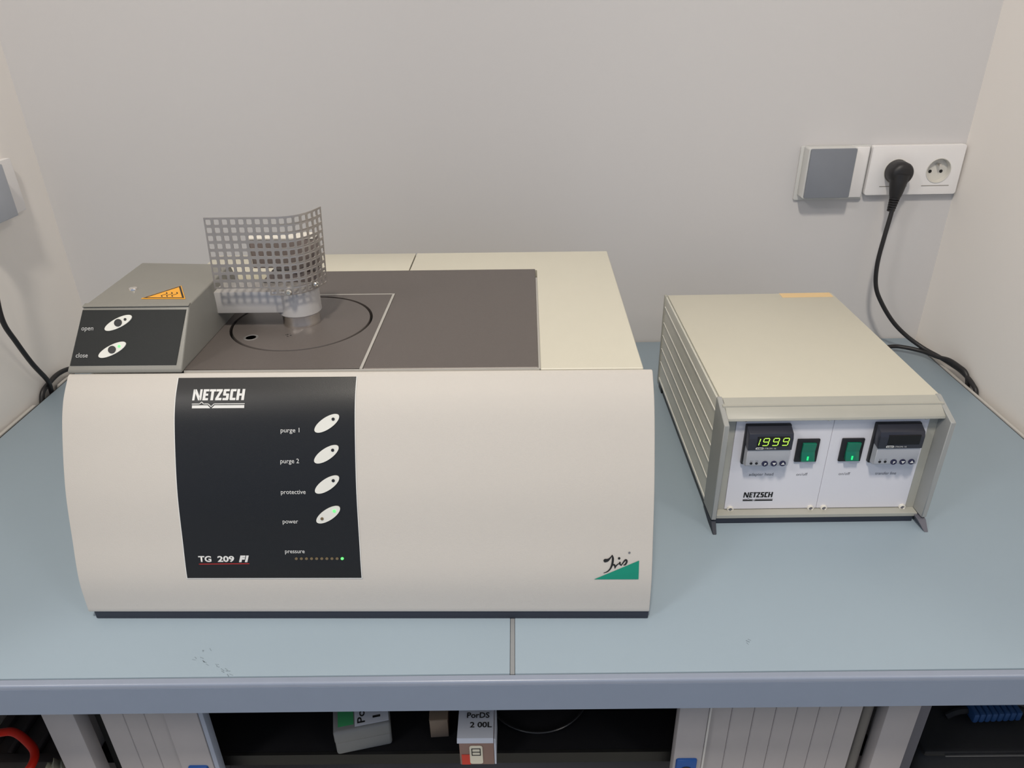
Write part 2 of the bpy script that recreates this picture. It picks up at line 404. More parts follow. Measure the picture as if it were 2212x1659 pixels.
def surf(x, s, off=0.0):
    s = max(0.0, min(ARC[-1] - 1e-6, s * KS)); i = 0
    while i < len(ARC) - 2 and ARC[i + 1] < s: i += 1
    t = (s - ARC[i]) / (ARC[i + 1] - ARC[i]); p = SP[i].lerp(SP[i + 1], t)
    def tan(j): return (SP[min(j + 1, len(SP) - 1)] - SP[max(j - 1, 0)]).normalized()
    d = tan(i).lerp(tan(i + 1), t).normalized()
    return (x, p.x - d.y * off, p.y + d.x * off)
def on(off): return lambda x, s: surf(x, s, off)
# cover: a thick curved shell with side cheeks
bmc = MB(); t = bmesh.new(); NS = len(SP)
xs = [-.3095, .3095]
outer = [[t.verts.new((x, p.x, p.y)) for x in xs] for p in SP]
topb = [t.verts.new((x, .0935, .2595)) for x in xs]; topc = [t.verts.new((x, .0965, .2585)) for x in xs]
botb = [t.verts.new((x, .006, .012)) for x in xs]
inner = [t.verts.new((x, .0965, .012)) for x in xs]
cols = outer + [topb, topc]
for A, B in zip(cols, cols[1:]): t.faces.new((A[0], A[1], B[1], B[0]))
t.faces.new((topc[0], topc[1], inner[1], inner[0])); t.faces.new((inner[0], inner[1], outer[0][1], outer[0][0]))
for k in (0, 1): t.faces.new([r[k] for r in cols] + [inner[k]])
bmesh.ops.delete(t, geom=[v for v in botb], context='VERTS')
bmesh.ops.recalc_face_normals(t, faces=t.faces[:])
ed = [e for e in t.edges if len(e.link_faces) == 2 and e.calc_face_angle(0) > 0.7]
bmesh.ops.bevel(t, geom=ed, offset=.0015, segments=2, affect='EDGES', profile=.5, clamp_overlap=True)
bmc._join(t)
cover = obj('front_cover', bmc, M_cover, mach, smooth=30)
# housing behind the cover: side walls, back, deck around the dark plate
YB = 0.495
hs = MB()
hs.box(-.3005, .3005, .097, YB, .012, .2480)
obj('housing', hs, M_cream, mach, smooth=0)
PX0, PX1, PY0, PY1 = -.1895, .1915, .098, .4125
DKL = [(PX1 + .0012, .097), (.3005, .097), (.3005, YB), (.0098, YB), (.0098, PY1 + .0012), (PX1 + .0012, PY1 + .0012)]
obj('deck_panel', MB().prism(DKL, 'z', .2482, .2600, .0008, 1), M_cream, mach)
obj('deck_panel', MB().box(-.3005, .0082, PY1 + .0012, YB, .2482, .2600, .0008), M_cream, mach)
obj('base', MB().box(-.3045, .3090, .0008, YB - .01, .0006, .0116, .001), M_base, mach)
# dark top plate (two leaves) with pale inlay line, furnace lid ring
PLL = [(.0042, PY0), (PX1 - .0012, PY0), (PX1 - .0012, PY1), (PX0, PY1), (PX0, .3195), (.0042, .3195)]
obj('top_plate', MB().prism(PLL, 'z', .2482, .2612, .0008, 1), M_plate, mach)
# left leaf: ring with a round opening for the furnace lid
CX, CY, CR = -.0945, .227, .0845
lf = MB(); t = bmesh.new(); n = 96
x0, x1, y0, y1 = -.3000, .0008, PY0, .3165
x0 = PX0
ci = [t.verts.new((CX + CR * cos(2 * pi * k / n), CY + CR * sin(2 * pi * k / n), .2612)) for k in range(n)]
cb = [t.verts.new((v.co.x, v.co.y, .2482)) for v in ci]
def sq(k):
    a = 2 * pi * k / n; dx, dy = cos(a), sin(a); ts = []
    if dx > 1e-9: ts.append((x1 - CX) / dx)
    if dx < -1e-9: ts.append((x0 - CX) / dx)
    if dy > 1e-9: ts.append((y1 - CY) / dy)
    if dy < -1e-9: ts.append((y0 - CY) / dy)
    u = min(ts); return (CX + u * dx, CY + u * dy, .2612)
so = [t.verts.new(sq(k)) for k in range(n)]
corners = [t.verts.new((x, y, .2612)) for x, y in ((x0, y0), (x1, y0), (x1, y1), (x0, y1))]
for k in range(n):
    k2 = (k + 1) % n; loop = [ci[k], ci[k2], so[k2]]
    for c in corners:
        a = math.atan2(c.co.y - CY, c.co.x - CX) % (2 * pi); a0, a1 = 2 * pi * k / n, 2 * pi * (k + 1) / n
        if a0 < a < a1 - 1e-6: loop.append(c)
    loop.append(so[k])
    t.faces.new(loop[::-1]); t.faces.new((ci[k], ci[k2], cb[k2], cb[k]))
bmesh.ops.recalc_face_normals(t, faces=t.faces[:])
for f in t.faces:
    if abs(f.normal.z) > .9 and f.normal.z < 0: f.normal_flip()
lf._join(t)
obj('furnace_plate', lf, M_plate, mach, smooth=30)
ln = MB().box(.0010, .0040, PY0, .3192, .2490, .2614).box(PX0 + .02, .0010, .3167, .3193, .2490, .2614)
obj('inlay_line', ln, M_line, mach, smooth=0)
obj('front_inlay', MB().box(PX0 + .003, PX1, PY0 - .0016, PY0 - .0002, .2500, .2608), M_line, mach, smooth=0)
obj('side_inlay', MB().box(PX1 - .0010, PX1 + .0010, PY0, PY1 - .03, .2490, .2592), M_line, mach, smooth=0)
obj('lid_gap', MB().cyl((CX, CY, .2485), CR - .0002, .0030, 'z', 64), M_slot, mach, smooth=0)
lid = obj('furnace_lid', MB().cyl((CX, CY, .2518), CR - .0032, .0098, 'z', 96, bev=.0012), M_plate, mach)
hx, hy = -.1422, .1802
ring = MB().lathe([(.0056, .2612), (.0060, .2619), (.0080, .2619), (.0090, .2613), (.0082, .2600), (.0056, .2600)], (hx, hy, 0), 'z', 32, close=True)
obj('lid_port', ring, mat('port_grey', (.27, .26, .25), .3, metal=.5), lid)
obj('port_hole', MB().cyl((hx, hy, .2610), .0058, .0006, 'z', 24), M_slot, lid)
speck = MB()
for k in range(7): disc(speck, (-.098 + random.uniform(-.006, .006), .187 + random.uniform(-.006, .005)), random.uniform(.0004, .0011), lambda x, y: (x, y, .26175))
obj('soot_specks', speck, M_slot, lid, smooth=0, kind='stuff')

# control head at the left of the plate
hb = MB()
FB, FT = (.0925, .2640), (.1385, .3195)
bot = [(-.3095, FB[0], .2605), (-.1865, FB[0], .2605), (-.1865, .310, .2605), (-.3095, .310, .2605)]
t = bmesh.new()
V = lambda *p: t.verts.new(p)
b0, b1, b2, b3 = V(-.3095, FB[0], .2604), V(-.1865, FB[0], .2604), V(-.1875, .3050, .2604), V(-.3065, .3050, .2604)
f0, f1 = V(-.3090, FB[0], FB[1]), V(-.1865, FB[0], FB[1])
t0, t1, t2, t3 = V(-.3000, FT[0], FT[1]), V(-.1842, FT[0], FT[1]), V(-.1880, .2720, .3200), V(-.3030, .2820, .3200)
for q in ((b3, b2, b1, b0), (b0, b1, f1, f0), (f0, f1, t1, t0), (t0, t1, t2, t3), (b0, f0, t0, t3, b3), (b1, b2, t2, t1, f1), (b2, b3, t3, t2)): t.faces.new(q)
bmesh.ops.recalc_face_normals(t, faces=t.faces[:]); hb._join(t, .0022, 3)
head = obj('control_head', hb, M_head, mach, label='olive grey raised control head with slanted face')
HL = math.hypot(FT[0] - FB[0], FT[1] - FB[1]); HD = Vector((FT[0] - FB[0], FT[1] - FB[1])) / HL
def hface(x, s, off=0.0): return (x, FB[0] + HD.x * s - HD.y * off, FB[1] + HD.y * s + HD.x * off)
def hon(off): return lambda x, s: hface(x, s, off)
obj('head_lip', MB().hull([hface(-.3002, .0696, .0002), hface(-.1845, .0696, .0002), (-.1845, FT[0] + .004, FT[1] + .0004), (-.3002, FT[0] + .004, FT[1] + .0004)],
                          [hface(-.3002, .0700, .0024), hface(-.1845, .0700, .0024), (-.1845, FT[0] + .004, FT[1] + .0016), (-.3002, FT[0] + .004, FT[1] + .0016)], .0005), M_head, head)
raised_p = MB(); raised(raised_p, [(-.3062, .0055), (-.1925, .0055), (-.1870, .0665), (-.2998, .0670)], hon(-.0005), hon(.0008))
obj('head_panel', raised_p, M_headpanel, head, smooth=0)
def oval(fn_on, cx, cy, a, b, ang, m, parent, name, off0, off1):
    mb = MB(); raised(mb, ell(cx, cy, a, b, ang), fn_on(off0), fn_on(off1)); return obj(name, mb, m, parent, smooth=40)
for (cx, cy, lit) in ((-.2589, .0520, False), (-.2622, .0223, True)):
    oval(hon, cx, cy, .0157, .0055, .49, M_button, head, 'button', .0006, .0018)
    oval(hon, cx, cy, .0041, .0041, 0, M_dark, head, 'button_ring', .0017, .0026)
    oval(hon, cx + .0072, cy + .0037, .0015, .0015, 0, M_led_g if lit else M_dark, head, 'button_led', .0017, .0022)
def put_text(fn_on, s, x, y, width, size, m, parent, off, bold=0.0, shear=0.0, name='lettering'):
    me = text_mesh(s, size, bold, shear, width=width); fn = fn_on(off)
    mb = MB().add_mesh(me, lambda c: fn(x + c.x, y + c.y)); bpy.data.meshes.remove(me)
    return obj(name, mb, m, parent, smooth=0)
put_text(hon, 'open', -.2984, .0441, .0128, .0072, M_printdim, head, .0012)
put_text(hon, 'close', -.3009, .0142, .0128, .0072, M_printdim, head, .0012)
# warning sticker (hot surface) on the head top
ztop = lambda z: (lambda x, y: (x, y, z))
TRI = [(-.2452, .1562), (-.1952, .1546), (-.2169, .196)]
def scale_tri(k):
    c = (sum(p[0] for p in TRI) / 3, sum(p[1] for p in TRI) / 3); return [(c[0] + (p[0] - c[0]) * k, c[1] + (p[1] - c[1]) * k) for p in TRI]
ws = MB(); ws.hull([(x, y, .3196) for x, y in scale_tri(1.0)], [(x, y, .3206) for x, y in scale_tri(1.0)], .0002, 1)
sticker = obj('warning_sticker', ws, M_yellow, head, smooth=0, label='yellow triangular hot surface sticker')
wk = MB()
o1, i1 = scale_tri(.93), scale_tri(.80)
for k in range(3): wk.face([(p[0], p[1], .32075) for p in (o1[k], o1[(k + 1) % 3], i1[(k + 1) % 3], i1[k])])
for k in range(3):
    x = -.2225 + .0058 * k
    stroke(wk, [(x - .0010, .1605), (x - .0032, .1645), (x + .0004, .1690), (x - .0018, .1735)], [.0011] * 4, ztop(.32075), 5)
obj('sticker_print', wk, M_ink, sticker, smooth=0)
obj('head_screw', MB().lathe([(0, .3203), (.0028, .3206), (.0044, .3215), (.0050, .3202), (.0050, .3190), (0, .3190)], (-.2684, .1866, 0), 'z', 28), M_steel, head)

# swivel arm, cap, polished neck
arm = obj('lid_arm', MB().box(-.1885, -.090, .2058, .2480, .2815, .3080, .0012), M_alu, mach)
capm = MB().lathe([(0, .2755), (.0235, .2755), (.0252, .2772), (.0252, .3068), (.0240, .3085), (0, .3085)], (CX, CY, 0), 'z', 64)
cap = obj('lid_cap', capm, M_alu, mach)
obj('lid_neck', MB().lathe([(0, .2615), (.0222, .2615), (.0226, .2630), (.0222, .2650), (.0222, .2757), (0, .2757)], (CX, CY, 0), 'z', 64), M_steel, mach)
obj('adapter_base', MB().hull([(-.139, .236, .3086), (-.070, .236, .3086), (-.070, .262, .3086), (-.139, .262, .3086)],
                              [(-.128, .238, .3200), (-.072, .238, .3200), (-.072, .260, .3200), (-.128, .260, .3200)], .001), M_shield, mach)
obj('adapter_post', MB().cyl((CX, .248, .3195), .012, .012, 'z', 24), M_shield, mach)
hsd = obj('heat_shield', MB().box(-.1455, -.0680, .2370, .2580, .3260, .3605, .0008), M_shield, mach)
obj('shield_lit_edge', MB().box(-.1478, -.0680, .2362, .2580, .3607, .3632, .0005, 1), M_collar, hsd)  # pale strips added to stand for the block's lit top and left edges
obj('shield_lit_edge', MB().box(-.1478, -.1457, .2362, .2580, .3260, .3606, .0005, 1), M_collar, hsd)
# perforated guard: flat, then wrapped round the cap
PT = .0090
def plan(u):
    """distance along the sheet -> plan position and normal"""
    x0f, yf, x1f = -.1722, .190, -.0935
    Lf = x1f - x0f
    if u <= Lf: return x0f + u, yf
    R = .0395; th = (u - Lf) / R
    if th > 1.25:
        ex = u - Lf - 1.25 * R; th = 1.25
        return x1f - .0035 + R * sin(th) + ex * cos(th), yf + R - R * cos(th) + ex * sin(th)
    return x1f - .0035 * min(1, th) + R * sin(th), yf + R - R * cos(th)
ZT = .4000
gm = MB(); cache = {}
def gv(u, z):
    key = (round(u, 6), round(z, 6))
    if key not in cache:
        x, y = plan(u); cache[key] = gm.bm.verts.new((x + .054 * (z - ZT), y, z))
    return cache[key]
NC = 16; hw = .00295; ch = .0009
for c in range(NC):
    for r in range(10 if c >= 7 else 9):
        ua, ub = c * PT, (c + 1) * PT; za, zb = ZT - .0006 - r * PT, ZT - .0006 - (r + 1) * PT
        if r == 0: za = ZT
        um, zm = (c + .5) * PT, ZT - .0006 - (r + .5) * PT
        A, B, C_, D = gv(ua, za), gv(ub, za), gv(ub, zb), gv(ua, zb)
        l, rr_, tp, bt = um - hw, um + hw, zm + hw, zm - hw
        h = [gv(l + ch, tp), gv(rr_ - ch, tp), gv(rr_, tp - ch), gv(rr_, bt + ch), gv(rr_ - ch, bt), gv(l + ch, bt), gv(l, bt + ch), gv(l, tp - ch)]
        F = gm.bm.faces.new
        F((A, h[0], h[1], B)); F((B, h[1], h[2])); F((B, h[2], h[3], C_)); F((C_, h[3], h[4]))
        F((C_, h[4], h[5], D)); F((D, h[5], h[6])); F((D, h[6], h[7], A)); F((A, h[7], h[0]))
bmesh.ops.recalc_face_normals(gm.bm, faces=gm.bm.faces[:])
guard = obj('perforated_guard', gm, M_guard, mach, smooth=0, label='bent perforated steel guard around the lid cap')
sm = guard.modifiers.new('thickness', 'SOLIDIFY'); sm.thickness = .0010; sm.offset = 0
for (x, y, z, dx, dy) in ((-.0915, .1885, .3140, .05, -1), (-.0655, .2065, .3165, .75, -.6)):
    d = Vector((dx, dy, 0)).normalized()
    mb = MB().lathe([(0, -.0012), (.0030, -.0012), (.0034, .0004), (.0034, .0022), (.0024, .0034), (.0012, .0034), (.0012, .0022), (0, .0022)], (0, 0, 0), 'z', 18)
    q = Vector((0, 0, 1)).rotation_difference(d).to_matrix()
    mb.map(lambda c: q @ c + Vector((x, y, z)))
    obj('guard_screw', mb, M_screw, guard)
    obj('guard_standoff', MB().tube([(x, y, z), (x - d.x * .013, y - d.y * .013, z - .004)], .0016, 10, 1), M_alu, guard)

# black control panel on the cover
def panel_patch(x0b, x0t, x1b, x1t, s0, s1, n, off0, off1):
    mb = MB()
    for lo in (0,):
        ring0, ring1 = [], []
        t = bmesh.new(); rows = []
        for k in range(n + 1):
            s = s0 + (s1 - s0) * k / n; f = k / n
            xa, xb = x0b + (x0t - x0b) * f, x1b + (x1t - x1b) * f
            rows.append([t.verts.new(surf(xa, s, off0)), t.verts.new(surf(xa, s, off1)), t.verts.new(surf(xb, s, off1)), t.verts.new(surf(xb, s, off0))])
        for A, B in zip(rows, rows[1:]):
            for i in range(3): t.faces.new((A[i], A[i + 1], B[i + 1], B[i]))
        t.faces.new(rows[0]); t.faces.new(rows[-1][::-1]); bmesh.ops.recalc_face_normals(t, faces=t.faces[:]); mb._join(t)
    return mb
PX_L, PX_R = -.1893, -.0006
panel = obj('control_panel', panel_patch(PX_L, PX_L, PX_R, PX_R, .0464, .2648, 40, -.0004, .0007), M_panel, mach, smooth=40)
for args in ((PX_L - .0008, PX_L - .0008, PX_L, PX_L, .0458, .2652), (PX_R, PX_R, PX_R + .0008, PX_R + .0008, .0458, .2652), (PX_L - .0008, PX_L - .0008, PX_R + .0008, PX_R + .0008, .0456, .0464)):
    obj('panel_edge', panel_patch(*args, 40, -.0003, .0008), M_print, panel, smooth=0)
lg = MB(); put_logo(lg, on(.0011), -.1715, .2400, .0545, .0118, .05); obj('maker_logo', lg, M_print, panel, smooth=0)
lb = MB(); put_logo_bar(lb, on(.0011), -.1712, .2318, .0550, .0062); obj('logo_underline', lb, M_print, panel, smooth=0)
for i, (s_, bx, bs) in enumerate((('purge 1', -.0295, .2155), ('purge 2', -.0305, .1835), ('protective', -.0308, .1517), ('power', -.0314, .1190))):
    tx, ts, tw = ((-.0779, .2064, .0196), (-.0790, .1743, .0196), (-.0798, .1417, .0260), (-.0803, .1093, .0164))[i]
    put_text(on, s_, tx, ts, tw, .0068, M_print, panel, .0011)
    oval(on, bx, bs, .0150, .0060, .58, M_button, panel, 'button', .0006, .0018)
    oval(on, bx + .0068, bs + .0043, .0016, .0016, 0, M_led_g if i == 3 else M_dark, panel, 'button_led', .0017, .0024)
    if i == 3: oval(on, bx - .0066, bs - .0042, .0016, .0016, 0, M_led_off, panel, 'button_led', .0017, .0024)
put_text(on, 'pressure', -.0805, .0755, .0210, .0066, M_print, panel, .0011)
for k in range(10):
    x = -.0690 + .00547 * k
    oval(on, x, .0692, .0016, .0014, 0, M_led_g if k == 9 else M_led_off, panel, 'pressure_led', .0006, .0014)
put_text(on, 'TG', -.1745, .0660, .0140, .0090, M_print, panel, .0011, bold=.0003)
put_text(on, '209', -.1538, .0660, .0180, .0090, M_print, panel, .0011, bold=.0003)
put_text(on, 'F1', -.1310, .0660, .0112, .0092, M_print, panel, .0011, bold=.0007, shear=.25)
rl = MB(); stroke(rl, [(-.1740, .0632), (-.1470, .0634), (-.1205, .0636)], [.0012] * 3, on(.0011)); obj('red_underline', rl, M_red, panel, smooth=0)

# green triangle with handwritten word at the right end of the cover
tg = MB(); tg.face([surf(.2480, .0442, .0006), surf(.2952, .0442, .0006), surf(.2952, .0535, .0006), surf(.2952, .0661, .0006)])
emb = obj('cover_emblem', tg, M_green_print, mach, smooth=0, label='green triangle emblem with handwritten word above')
def ipx(x, y):   # emblem drawing grid -> cover
    px, py = 1240 + x / 8.295, 1150 + y / 8.295
    return surf(.2485 + (px - 1284) * .000492, .0442 + (1251 - py) * .000534, .0006)
sc = MB()
stroke(sc, [(550, 498), (590, 490), (630, 460), (672, 405)], [62.1, 51.3, 27.0, 10.8], ipx)
stroke(sc, [(672, 405), (686, 460), (678, 550), (645, 640), (590, 695), (530, 718)], [18.9, 37.8, 37.8, 27.0, 18.9, 10.8], ipx)
stroke(sc, [(690, 580), (708, 568), (722, 590), (726, 636)], [13.5, 24.3, 29.7, 10.8], ipx)
stroke(sc, [(726, 636), (750, 585), (800, 545)], [10.8, 21.6, 13.5], ipx)
stroke(sc, [(800, 545), (812, 530), (815, 560), (838, 582)], [13.5, 29.7, 29.7, 16.2], ipx)
stroke(sc, [(838, 582), (865, 540), (905, 490), (930, 495), (930, 530), (905, 568), (880, 575)], [13.5, 21.6, 27.0, 32.4, 32.4, 27.0, 13.5], ipx)
disc(sc, (797, 458), 22, ipx); obj('emblem_word', sc, M_ink, emb, smooth=0)
rs = MB(); disc(rs, (977, 360), 20, ipx); obj('registered_mark', rs, M_greyink, emb, smooth=0)

# ------------------------------------------------------------------ controller box on the right
CXW, CYW = 0.379, -0.45
ctl = thing('temperature_controller', 'grey bench-top controller case with two digital meters and green rocker switches', 'controller', (CXW, CYW, TZ))
def co(name, mb, m, parent=ctl, **k):
    for v in mb.bm.verts: v.co -= Vector((CXW, CYW, 0))
    return obj(name, mb, m, parent, **k)
L0, R0 = .2435, .5145
co('case_body', MB().box(L0 + .003, R0 - .003, -.552, -.186, .0125, .1655), M_case, smooth=0)
co('top_sheet', MB().box(L0 + .0035, R0 - .0005, -.5385, -.187, .1655, .1680, .0006), M_cream)
# ribbed flanks
for sx in (0, 1):
    fl = MB(); zs = [.0165, .047, .0717, .0962, .1193, .1465]
    X = (lambda d: L0 + d) if sx == 0 else (lambda d: R0 - d)
    rb = MB()
    def bx(mb, d0, d1, *r, **k): a, b = sorted((X(d0), X(d1))); mb.box(a, b, *r, **k)
    bx(fl, .0022, .0034, -.536, -.186, .0130, .1650)
    zz = zs + [.1655]
    for i in range(len(zs)):
        bx(fl, .0010, .0024, -.5355, -.1865, zs[i] + .0016, zz[i + 1] - .0010, bev=.0004, seg=1)
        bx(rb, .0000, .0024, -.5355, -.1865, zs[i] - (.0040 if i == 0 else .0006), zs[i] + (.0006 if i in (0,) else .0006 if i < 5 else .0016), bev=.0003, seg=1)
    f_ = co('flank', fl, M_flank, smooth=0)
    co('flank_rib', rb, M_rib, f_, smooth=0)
    # rear cheek
    rc = MB(); bx(rc, -.0006, .004, -.1868, -.178, .006, .166, bev=.001); co('rear_cheek', rc, M_case)
# front cheeks: pentagon in side view, with the sloping top edge
for sx, (xa, xb) in enumerate(((L0 - .0008, L0 + .0056), (R0 - .0058, R0 + .0005))):
    poly = [(-.535, .0110), (-.5760, .0130), (-.5785, .1540), (-.5370, .1690), (-.533, .1690)]
    ck = MB().prism(poly, 'x', xa, xb, .0008, 1)
    co('front_cheek', ck, M_cheek)
    xf = xa - (.0045 if sx else 0)
    ft = MB().hull([(xa + .0005, -.5895, 0), (xb - .001, -.5895, 0), (xb - .001, -.562, 0), (xa + .0005, -.562, 0)],
                   [(xf, -.5765, .0108), (xb, -.5765, .0108), (xb, -.534, .0106), (xf, -.534, .0106)], .0006, 1)
    co('foot', ft, M_base if sx == 0 else M_leg)
    co('foot', MB().box(xa + .001, xb, -.215, -.19, 0, .0122, .0006), M_dark)
co('underside_plinth', MB().box(L0 + .0064, R0 - .0110, -.5665, -.22, .0004, .0076), M_base)
co('underside_plinth', MB().box(L0 + .002, L0 + .0062, -.532, -.22, .0004, .0120), M_dark)
# front rails
co('front_rail', MB().prism([(-.5360, .1690), (-.5500, .1652), (-.5660, .1560), (-.5665, .1525), (-.5360, .1525)], 'x', L0 + .0058, R0 - .0060, .0005, 1), M_case)
co('front_rail', MB().prism([(-.5360, .0130), (-.5665, .0130), (-.5665, .0078), (-.5360, .0078)], 'x', L0 + .0058, R0 - .0060, .0004, 1), M_case)
co('frame_edge', MB().box(.4980, .5085, -.5540, -.535, .0132, .1520), M_case)
co('frame_edge', MB().box(.2492, .2642, -.5540, -.535, .0132, .1520), M_case)
P1 = co('front_panel', MB().box(.2645, .38265, -.5550, -.5522, .0140, .1522, .0004, 1), M_casepanel)
P2 = co('front_panel', MB().box(.38305, .4977, -.5550, -.5522, .0140, .1522, .0004, 1), M_casepanel)
for (x, z, big) in ((.2748, .1485, 0), (.3759, .1480, 0), (.3919, .1485, 0), (.4925, .1482, 0), (.2717, .0150, 1), (.3751, .0150, 1), (.3921, .0150, 1), (.4928, .0150, 1)):
    pp = P1 if x < .383 else P2
    if big:
        s1 = co('screw', MB().lathe([(0, -.0005), (.0040, -.0005), (.0042, .0028), (.0030, .0034), (.0020, .0020), (0, .0018)], (x, -.5550, z), 'y', 24).map(lambda c: (c[0], -.5550 - (c[1] + .5550), c[2])), M_collar, pp)
        s2 = co('screw_socket', MB().cyl((x, -.5567, z), .0020, -.0006, 'y', 16), M_greyink, pp)
    else:
        s1 = co('screw', MB().lathe([(0, -.0005), (.0026, -.0005), (.0028, .0012), (.0018, .0024), (0, .0026)], (x, -.5550, z), 'y', 24).map(lambda c: (c[0], -.5550 - (c[1] + .5550), c[2])), M_screw, pp)
pan = lambda off: (lambda x, z: (x, -.5550 - off, z))
def cput(s, x, z, w, size, m, parent, y, **k):
    me = text_mesh(s, size, k.get('bold', 0), k.get('shear', 0), width=w)
    mb = MB().add_mesh(me, lambda c: (x + c.x, y, z + c.y)); bpy.data.meshes.remove(me)
    return co('lettering', mb, m, parent, smooth=0)
cput('adapter head', .2895, .0660, .0305, .0062, M_greyink, P1, -.55525)
cput('on/off', .3490, .0653, .0140, .0058, M_greyink, P1, -.55525)
cput('on/off', .4022, .0654, .0142, .0058, M_greyink, P2, -.55525)
cput('transfer line', .4480, .0652, .0262, .0060, M_greyink, P2, -.55525)
lg = MB(); put_logo(lg, lambda x, z: (x, -.55525, z), .2866, .0322, .0370, .0082, .05); co('maker_logo', lg, M_ink, P1, smooth=0)
lb = MB(); put_logo_bar(lb, lambda x, z: (x, -.55525, z), .2866, .0266, .0382, .0040); co('logo_underline', lb, M_ink, P1, smooth=0)

def seg_digit(mb, ch, x, z, w, h, y, sh=.16, T=.00085):
    segs = {'a': ((0, 1), (1, 1)), 'b': ((1, 1), (1, .5)), 'c': ((1, .5), (1, 0)), 'd': ((0, 0), (1, 0)), 'e': ((0, 0), (0, .5)), 'f': ((0, .5), (0, 1)), 'g': ((0, .5), (1, .5))}
    on_ = {'1': 'bc', '9': 'abcdfg'}[ch]
    for s in on_:
        (u0, v0), (u1, v1) = segs[s]
        p = Vector((x + u0 * w + v0 * h * sh, z + v0 * h)); q = Vector((x + u1 * w + v1 * h * sh, z + v1 * h))
        d = (q - p).normalized(); n = Vector((-d.y, d.x)) * T / 2; p2, q2 = p + d * T * .35, q - d * T * .35
        pts = [p2, p2 + d * T * .4 + n, q2 - d * T * .4 + n, q2, q2 - d * T * .4 - n, p2 + d * T * .4 - n]
        mb.hull([(a.x, y, a.y) for a in pts], [(a.x, y - .0003, a.y) for a in pts])
def meter(x0, parent, lit):
    x1 = x0 + .0525; yb, yf = -.5550, -.5715
    col = co('meter', MB().box(x0 - .0012, x1 + .0012, yb - .0050, yb + .001, .0865, .1430, .0012), M_dark, parent, label='lit panel meter reading 1999' if lit else 'unlit panel meter')
    # grey lower front and navy upper hood
    co('meter_front', MB().prism([(yb - .0052, .0885), (yf + .002, .0905), (yf, .0925), (yf, .1160), (yb - .0052, .1165)], 'x', x0 + .0004, x1 - .0004, .0006, 1), M_metergrey, col)
    co('meter_hood', MB().prism([(yb - .0052, .1168), (yf - .0012, .1155), (yf - .0016, .1320), (yf + .0005, .1378), (yb - .0055, .1424), (yb - .0052, .1424)], 'x', x0 - .0002, x1 + .0002, .0008, 2), M_meterdark, col)
    yg = yf - .0017
    co('display', MB().box(x0 + .0098, x0 + .0480, yg - .0004, yg + .001, .1212, .1345, .0003, 1), M_display, col)
    if lit:
        dm = MB()
        for ch, dx in (('1', .0048), ('9', .0158), ('9', .0276), ('9', .0394)): seg_digit(dm, ch, x0 + dx, .1230, .0066, .0100, yg - .0006)
        co('digits', dm, M_digit, col, smooth=0, label='lit yellow-green digits')
    ov = MB(); ov.face([(a, yg - .0003, b) for a, b in rrect(x0 + .0088, x0 + .0184, .11690, .12010, .0015)]); co('badge', ov, M_print, col, smooth=0)
    cput('JUMO', x0 + .0098, .1175, .0076, .0026, M_ink, col, yg - .0005, bold=.00008)
    cput('iTRON 16', x0 + .0196, .1174, .0138, .0030, M_print, col, yg - .0003)
    for dx in (.0068, .0134): co('indicator', MB().cyl((x0 + dx, yf + .0004, .0958), .0017, -.0008, 'y', 16), M_dark, col)
    cput('K1', x0 + .0055, .0985, .0030, .0022, M_greyink, col, yf - .0002); cput('K2', x0 + .0120, .0985, .0030, .0022, M_greyink, col, yf - .0002)
    for j, dx in enumerate((.0236, .0345, .0452)):
        b_ = co('key', MB().cyl((x0 + dx, yf + .0004, .0955), .0038, -.0014, 'y', 24), M_navybtn, col)
        km = MB(); yk = yf - .0012
        if j == 0:
            cput('P', x0 + dx - .0008, .0938, .0026, .0042, M_print, col, yk, bold=.0002); km.bm.free(); continue
        sgn = 1 if j == 2 else -1
        km.face([(x0 + dx - .0021, yk, .0955 - sgn * .0014), (x0 + dx + .0027, yk, .0955 - sgn * .0014), (x0 + dx + .0003, yk, .0955 + sgn * .0022)])
        co('key_arrow', km, M_print, col, smooth=0)
meter(.2768, P1, True); meter(.4335, P2, False)
def rocker(x0, parent):
    sw = co('rocker_switch', MB().box(x0, x0 + .0277, -.5578, -.5545, .0872, .1205, .0012), M_dark, parent, label='green illuminated rocker switch')
    # two slopes of the rocker
    co('rocker', MB().prism([(-.5575, .0915), (-.5640, .0918), (-.5600, .1035), (-.5615, .1160), (-.5575, .1162)], 'x', x0 + .0062, x0 + .0226, .0006, 2), M_rocker, sw)
    co('neon', MB().box(x0 + .0125, x0 + .0147, -.5637, -.5625, .0935, .0990, .0003, 1), M_neon, sw)
rocker(.3420, P1); rocker(.3965, P2)
tag(co('masking_tape', MB().box(.4285, .5100, -.2055, -.1872, .1680, .1684), M_tape, None, smooth=0), 'strip of peach tape stuck on the rear edge of the controller top', 'tape')
bpy.data.objects['masking_tape'].location = (CXW, CYW, TZ)

